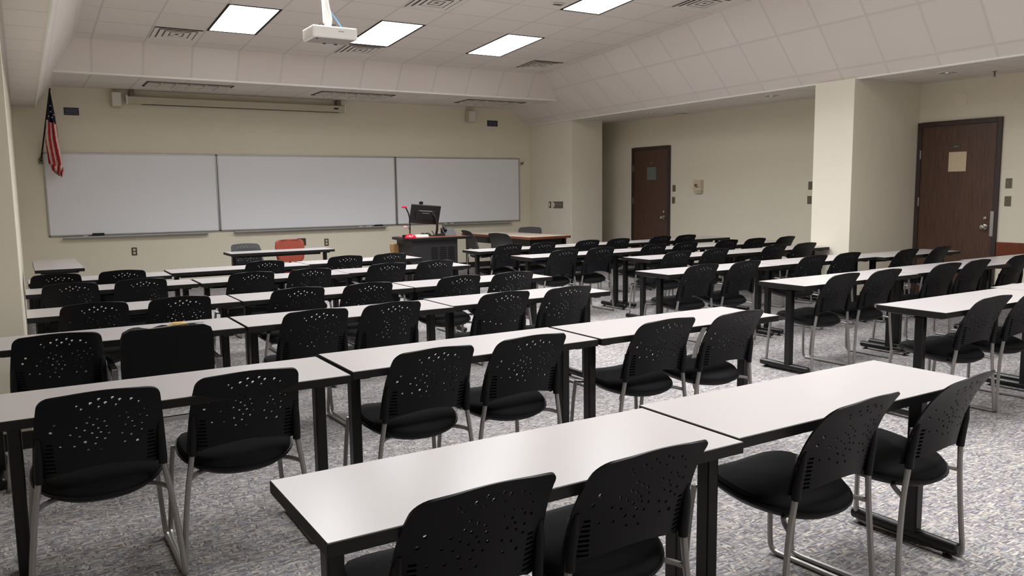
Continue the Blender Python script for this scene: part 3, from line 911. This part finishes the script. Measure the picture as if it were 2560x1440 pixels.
def make_chair(name, label, group, perf=True, backmat='shell', seatmat='fabric'):
    t = thing(name, (0, 0, 0), label, 'chair', group)
    make_back(perf).build('backrest', backmat, t, smooth=True)
    b = MB(); R = seat_rings(b, [(.02, .438, 1), (.3, .437, 1), (.6, .434, 1), (.85, .430, 1), (.96, .422, 1), (1.0, .410, 1), (1.0, .398, .9)]); b.face(R[0][::-1]); b.face(R[-1])
    b.build('seat_pad', seatmat, t, smooth=True)
    b = MB(); R = seat_rings(b, [(.95, .402, .9), (1.035, .402, .9), (1.04, .394, .9), (1.02, .388, .85), (.9, .370, .7), (.6, .352, .4), (.1, .348, .1)]); b.face(R[0][::-1]); b.face(R[-1])
    b.build('seat_shell', 'shell', t, smooth=True)
    for sg in (-1, 1):
        p = smoothpath([(sg * .195, -.245, .60), (sg * .197, -.240, .50), (sg * .200, -.238, .45), (sg * .218, -.232, .35), (sg * .240, -.236, .16),
                        (sg * .250, -.246, .02), (sg * .250, -.235, .011), (sg * .250, -.18, .011), (sg * .249, .08, .011), (sg * .246, .165, .011), (sg * .243, .185, .03), (sg * .238, .186, .09),
                        (sg * .226, .178, .28), (sg * .214, .170, .388)], 2)
        b = MB(); b.tube(p, .0105, 8); b.build('sled_leg', 'silver', t, smooth=True)
    b = MB(); b.tube(smoothpath([(-.218, -.232, .355), (-.19, -.19, .365), (-.14, -.15, .366), (.14, -.15, .366), (.19, -.19, .365), (.218, -.232, .355)]), .009, 8); b.build('rear_crossbar', 'silver', t, smooth=True)
    b = MB(); b.tube([(-.235, .178, .17), (.235, .178, .17)], .0, 3) if False else b.tube(smoothpath([(-.214, .168, .382), (-.15, .150, .372), (.15, .150, .372), (.214, .168, .382)]), .009, 8); b.build('front_crossbar', 'silver', t, smooth=True)
    return t

BACKOFF = .36
CL = [ # row, table position, seat, x, y of back top, yaw(deg)
 (1,'left','left',.87,1.51,0),(1,'left','right',1.35,1.49,0),(1,'right','left',2.23,1.50,3),(1,'right','right',2.80,1.49,6),
 (2,'left','left',.20,3.00,0),(2,'left','right',.70,3.02,-1),(2,'middle','left',1.48,3.02,0),(2,'middle','right',1.98,3.03,0),(2,'right','left',2.80,3.02,0),(2,'right','right',3.29,2.99,2),
 (3,'left','left',.13,4.40,0),(3,'middle','left',1.43,4.45,0),(3,'middle','right',1.91,4.47,2),(3,'right','left',2.72,4.49,0),(3,'right','right',3.23,4.48,0),
 (4,'left','left',.38,5.58,0),(4,'left','right',.88,5.57,0),(4,'middle','left',1.67,5.59,0),(4,'middle','right',2.19,5.57,0),(4,'right','left',2.97,5.60,2),(4,'right','right',3.46,5.59,-2),
 (5,'left','left',.32,6.99,0),(5,'left','right',.82,7.0,0),(5,'middle','left',1.69,6.99,0),(5,'middle','right',2.20,6.98,0),(5,'right','left',2.96,7.04,0),(5,'right','right',3.46,7.03,0),
 (6,'left','left',.26,8.04-.12,0),(6,'left','right',.78,8.04-.12,0),(6,'middle','right',2.10,8.12,0),(6,'right','left',2.97,8.2,0),(6,'right','right',3.48,8.2,0)]
CR = [(1,'left','left',4.95,2.53,0),(1,'left','right',5.47,2.53,2),
 (2,'left','left',5.39,3.87,3),(2,'left','right',5.92,3.87,0),(2,'middle','left',6.79,3.88,-2),(2,'middle','right',7.31,3.90,0),(2,'right','left',8.12,3.94,0),
 (3,'left','left',5.13,5.11,0),(3,'left','right',5.68,5.11,2),(3,'middle','left',6.64,5.12,0),(3,'middle','right',7.18,5.13,0),(3,'right','left',8.04,5.03,2),(3,'right','right',8.66,5.03,4),
 (4,'left','left',6.03,6.38,0),(4,'left','right',6.60,6.38,0),(4,'right','left',7.56,6.38,0),(4,'right','right',8.11,6.39,0),
 (5,'left','left',5.25,7.38,0),(5,'left','right',5.77,7.38,0),(5,'middle','left',6.60,7.40,0),(5,'middle','right',7.12,7.40,-2),(5,'right','left',7.88,7.43,0),(5,'right','middle',8.41,7.43,0),(5,'right','right',9.02,7.43,5),
 (6,'left','left',5.26,8.60,0),(6,'left','right',5.78,8.60,0),(6,'middle','left',6.52,8.63,0),(6,'middle','right',7.05,8.63,0),(6,'right','left',7.84,8.66,0),(6,'right','right',8.33,8.66,0)]
chair0 = None
for blk, lst in (('left', CL), ('right', CR)):
    for (r, tp, seat, x, y, yw) in lst:
        lab = 'black star-perforated chair, %s seat at the %s table, %s of the %s block' % (seat, tp, ords[r].replace('sixth and farthest', 'farthest'), blk)
        a = math.radians(yw)
        # the top of the back stays at (x, y); forward is +Y turned by yaw
        loc = (x - BACKOFF * math.sin(a), y + BACKOFF * math.cos(a), 0)
        g = 'chairs in the %s of the %s block' % (ords[r].replace('sixth and farthest', 'farthest'), blk)
        if chair0 is None:
            chair0 = make_chair('perforated_chair', lab, g); chair0.location = loc; chair0.rotation_euler = (0, 0, a)
        else:
            dup(chair0, loc, a, lab, group=g)
for o in list(COL.objects):
    if o.get('label', '').startswith('black star-perforated chair, right seat at the right table, second row of the left'):
        b = MB()
        prev = None
        for i in range(9):
            sx = .06 + i * .022
            p = back_pt(-.206 + .012 * (sx / HS) ** 2, sx)
            r_ = b.ring([p + Vector((-.030, .012, 0)), p + Vector((-.004, .004, 0)), p + Vector((-.004, .0065, 0)), p + Vector((-.030, .0145, 0))])
            if prev: b.bridge(prev, r_)
            prev = r_
        lb = b.build('edge_label', 'sticker', o); lb['label'] = 'grey paper label along the left edge'
dup(chair0, (2.62, 10.83, 0), PI, 'black perforated chair behind the single front table, facing the camera', group='chairs behind the single front table')
chair0_plain = make_chair('grey_back_chair', 'charcoal chair at the left of the cherry edged table, nearer the camera', 'chairs round the cherry edged table', False, 'greyfab', 'greyfab')
chair0_plain.scale = (1.05, 1.05, 1.05)
chair0_plain.location = (6.50, 10.55, 0); chair0_plain.rotation_euler = (0, 0, -PI / 2 + .35)
c2 = dup(chair0_plain, (6.60, 11.55, 0), -PI / 2 - .1, 'charcoal chair at the left of the cherry edged table, nearer the front wall')
c3 = dup(chair0_plain, (7.42, 11.55, 0), PI / 2 + .9, 'charcoal chair beyond the right side of the cherry edged table')

# odd upholstered chair with square chrome arm posts and torn top
t = thing('padded_armchair', (.60, 4.30, 0), 'black padded chair with square metal arm posts and torn top edge, third row left table', 'chair')
b = MB()
n = 16; fr_, bk = [], []
for z_, w_, y_ in ((.40, .19, -.0), (.42, .212, 0), (.60, .215, -.02), (.74, .212, -.045), (.775, .20, -.05), (.79, .17, -.052)):
    a = b.ring([(-w_ + 2 * w_ * i / n, y_ + .03 + .0 * i, z_ + (.006 * math.sin(i * 1.1) if z_ > .77 else 0)) for i in range(n + 1)] + [(w_ - 2 * w_ * i / n, y_ - .03, z_ - .0) for i in range(n + 1)])
    if fr_: b.bridge(fr_[-1], a)
    fr_.append(a)
b.face(fr_[0][::-1]); b.face(fr_[-1])
b.build('backrest', 'fabric', t, smooth=True)
b = MB(); b.tube([(.0, -.06, .793), (.03, -.055, .800), (.07, -.055, .797), (.10, -.06, .795)], [.004, .011, .012, .004], 8); b.build('torn_foam', 'foam', t)
b = MB(); b.tube([(-.12, -.065, .786), (-.02, -.07, .792), (.1, -.066, .800), (.17, -.06, .798)], .0025, 6); b.build('torn_trim', 'sticker', t)
b = MB(); b.box(-.22, .22, .03, .46, .37, .44); b.build('seat', 'fabric', t, bevel=.02)
for s in (-1, 1):
    b = MB(); b.box(s * .245 - .014, s * .245 + .014, -.03, .0, 0, .60); b.box(s * .245 - .014, s * .245 + .014, .38, .41, 0, .60); b.box(s * .245 - .014, s * .245 + .014, 0, .38, .575, .60); b.box(s * .245 - .014, s * .245 + .014, 0, .38, .30, .325)
    b.build('arm_frame', 'chrome', t, bevel=.002)
b = MB(); b.box(-.235, .235, -.02, 0, .30, .325); b.build('crossbar', 'chrome', t)
b = MB(); b.box(-.235, .235, .385, .405, .30, .325); b.build('crossbar', 'chrome', t)

# red upholstered swivel chair
t = thing('red_office_chair', (3.24, 10.98, 0), 'red leather swivel chair behind the single front table', 'chair', None, PI)
b = MB()
prof = [(.0, .50, .15), (.0, .53, .185), (0, .62, .205), (0, .72, .205), (0, .78, .195), (0, .805, .165), (0, .81, .11)]
rr = []
for (_, z_, w_) in prof:
    a = []
    for i in range(28):
        q = 2 * PI * i / 28; x, y = sup(q, 3.2)
        a.append((x * w_, -.22 + y * .045 - .03 * ((z_ - .5) / .3) - .03 * (1 - (x) ** 2), z_))
    a = b.ring(a)
    if rr: b.bridge(rr[-1], a)
    rr.append(a)
b.face(rr[0][::-1]); b.face(rr[-1]); b.build('backrest', 'red', t, smooth=True)
b = MB(); rr = []
for (k, z_) in ((.85, .37), (1, .385), (1.0, .43), (.92, .45), (.5, .455)):
    a = b.ring([(sup(2 * PI * i / 28, 3.5)[0] * .23 * k, sup(2 * PI * i / 28, 3.5)[1] * .22 * k, z_) for i in range(28)])
    if rr: b.bridge(rr[-1], a)
    rr.append(a)
b.face(rr[0][::-1]); b.face(rr[-1]); b.build('seat', 'red', t, smooth=True)
b = MB(); b.tube([(0, 0, .08), (0, 0, .37)], .025, 12); b.build('gas_lift', 'tube', t)
b = MB(); b.box(-.03, .03, -.25, -.02, .36, .375); b.tube([(0, -.24, .36), (0, -.27, .55)], .018, 8); b.build('back_support', 'tube', t)
for i in range(5):
    a = 2 * PI * i / 5
    b = MB(); b.tube([(0, 0, .10), (.26 * math.cos(a), .26 * math.sin(a), .065)], [.02, .012], 8); sp_ = b.build('base_spoke', 'tube', t)
    b = MB(); b.lathe([(.025, -.012), (.027, 0), (.025, .012)], (.26 * math.cos(a), .26 * math.sin(a), .027), 'X', 12); b.build('caster', 'blk', sp_)

# ------------------------------------------------------------------ cherry edged table
t = thing('cherry_edged_table', (6.95, 11.25, 0), 'large cherry edged table with a taupe top in the front right corner', 'table')
t.rotation_euler = (0, 0, math.radians(4))
b = MB(); b.box(-.40, .40, -.98, .98, .705, .742); b.build('wood_edge', 'cherry', t, bevel=.003)
b = MB(); b.box(-.385, .385, -.965, .965, .7415, .7435); b.build('tabletop', 'tabletop', t)
b = MB(); b.box(-.34, -.32, -.86, .86, .60, .705); b.box(.32, .34, -.86, .86, .60, .705); b.box(-.34, .34, -.88, -.86, .44, .705); b.box(-.34, .34, .86, .88, .60, .705); b.build('apron', 'tube', t)
for sx in (-1, 1):
    for sy in (-1, 1):
        b = MB(); b.box(sx * .34 - .018, sx * .34 + .018, sy * .90 - .018, sy * .90 + .018, 0, .705); b.build('leg', 'tube', t, bevel=.003)

# ------------------------------------------------------------------ podium
PX, PY = 4.95, 10.32
t = thing('teaching_podium', (PX, PY, 0), 'black teaching podium with a cherry top in front of the right whiteboard', 'podium')
b = MB(); b.prism([(-.49, -.22), (-.44, -.31), (.50, -.31), (.54, -.28), (.46, .31), (-.42, .31)], .785, .82); b.build('top_edge', 'blk', t, bevel=.004)
b = MB(); b.prism([(-.36, -.28), (.49, -.28), (.42, .29), (-.38, .29)], .8199, .824); b.build('top_surface', 'cherry', t)
b = MB(); b.box(-.37, .33, -.26, .26, .10, .786); b.build('cabinet', 'podium', t, bevel=.004)
b = MB(); b.box(-.38, .34, -.27, .27, 0, .10); b.build('plinth', 'blk', t)
for i in range(3):
    b = MB(); xx = -.08 + i * .13
    for k in range(7): b.box(xx, xx + .1, -.265, -.259, .50 + k * .028, .514 + k * .028)
    b.build('vent_grille', 'blk', t)
# things on the podium
pz = .8245
t = thing('document_camera', (PX - .37, PY - .20, pz), 'red gooseneck document camera at the left end of the podium', 'document camera')
b = MB(); b.lathe([(.085, 0), (.085, .012), (.07, .035), (.03, .05), (.012, .055)], seg=24); b.build('base', 'magenta', t, smooth=True)
b = MB(); b.tube(smoothpath([(.0, 0, .05), (.005, 0, .2), (-.005, 0, .32), (-.05, 0, .41)]), .009, 10); b.build('stem', 'blk', t, smooth=True)
b = MB(); b.lathe([(.005, .0), (.035, .006), (.038, .02), (.015, .032)], (-.075, 0, .405), seg=18); b.build('camera_head', 'magenta', t, smooth=True)
b = MB(); b.tube(smoothpath([(0, 0, .08), (-.01, 0, .14), (-.04, 0, .15)]), .004, 8); b.build('lamp_stem', 'blk', t)
b = MB(); b.lathe([(.005, 0), (.03, .004), (.032, .02), (.012, .03)], (-.065, 0, .135), seg=18); b.build('lamp_head', 'pink', t, smooth=True)
t = thing('monitor', (PX + .05, PY + .0, pz), 'black monitor seen from behind, tilted on its stand on the podium', 'monitor')
mt = Matrix.Translation((-.09, 0, .31)) @ Matrix.Rotation(math.radians(4.5), 4, 'Y') @ Matrix.Rotation(math.radians(14), 4, 'X')
b = MB(); b.box(-.225, .225, -.015, .02, -.135, .135, 0, mt); b.build('screen_housing', 'screen', t, bevel=.006)
b = MB(); b.box(-.215, .215, .0205, .022, -.125, .125, 0, mt); b.build('display', 'dark', t)
b = MB(); b.box(-.15, .15, -.03, -.015, -.08, .06, 0, mt); bm_ = b.build('rear_hump', 'screen', t, bevel=.008)
b = MB(); b.box(-.11, .09, -.033, -.030, .05, .058, 0, mt); b.box(-.06, .05, -.033, -.030, .02, .026, 0, mt); b.build('rear_vents', 'sticker', t)
b = MB(); b.tube(smoothpath([(.09, .03, .015), (.09, -.02, .12), (.06, -.05, .26), (-.0, -.035, .33)]), .017, 10); b.build('stand_arm', 'screen', t, smooth=True)
b = MB(); b.lathe([(.11, 0), (.11, .008), (.02, .016)], (.10, .03, 0), seg=24); b.build('stand_base', 'screen', t, smooth=True)
t = thing('webcam', (PX - .10, PY + .0, pz + .44), 'small black webcam on top of the monitor', 'webcam')
b = MB(); b.lathe([(.022, -.03), (.024, 0), (.022, .02)], (0, 0, .03), 'Y', 14); b.build('body', 'blk', t, smooth=True)
b = MB(); b.box(-.02, .02, -.02, .02, -.008, .012); b.build('clip', 'blk', t)
t = thing('desk_phone', (PX + .36, PY + .06, pz), 'black desk phone at the right end of the podium', 'phone')
b = MB(); b.prism([(-.07, 0), (.09, 0), (.09, .10), (.06, .11)], -.09, .09, 'X'); b.build('base', 'blk', t, bevel=.004)
b = MB(); b.tube([(-.055, -.02, .07), (-.055, .06, .125)], .018, 8); b.build('handset', 'blk', t, smooth=True)
t = thing('cable_coil', (PX - .07, PY - .06, pz), 'tangled black cable in front of the monitor', 'cable')
b = MB(); b.tube([Vector((.06 * math.cos(a * .6) + .03 * math.sin(a * 1.7), .035 * math.sin(a * .8), .015 + .035 * abs(math.sin(a * .5)))) for a in range(0, 34)], .004, 6); b.build('cord', 'blk', t, smooth=True)
t = thing('paper_stack', (PX - .17, PY - .12, pz), 'white papers between the red base and the monitor', 'papers')
b = MB(); b.box(-.09, .09, -.07, .07, 0, .02); b.build('sheets', 'white', t, bevel=.004)
b = MB(); b.box(-.07, .08, -.06, .06, .02, .032, 0, Matrix.Rotation(.2, 4, 'Z')); b.build('top_sheets', 'white', t)
t = thing('black_cup', (PX - .44, PY - .18, .82), 'small black cup at the left corner of the podium', 'cup')
b = MB(); b.lathe([(.028, 0), (.034, .04), (.034, .045), (.03, .045), (.026, .005)], seg=18); b.build('body', 'blk', t, smooth=True)
t = thing('small_box_remote', (PX + .17, PY - .02, pz), 'small black device beside the phone on the podium', 'device')
b = MB(); b.box(-.05, .05, -.03, .03, 0, .03); b.build('body', 'blk', t, bevel=.004)
b = MB(); b.tube([(-.08, 0, .0), (-.09, 0, .03), (-.12, 0, .075)], .006, 8); b.build('antenna', 'blk', t)
# small wooden stand behind the podium
t = thing('wooden_stand', (PX - .43, PY + .25, 0), 'tan wooden stand showing behind the left side of the podium', 'stand')
b = MB(); b.box(-.03, .09, -.05, .05, .60, .72); b.build('head_block', 'tan', t, bevel=.003)
for dx, dy in ((-.09, -.08), (.10, -.08), (0, .10)):
    b = MB(); b.tube([(.02, 0, .62), (dx, dy, 0)], .018, 8); b.build('leg', 'tan', t)
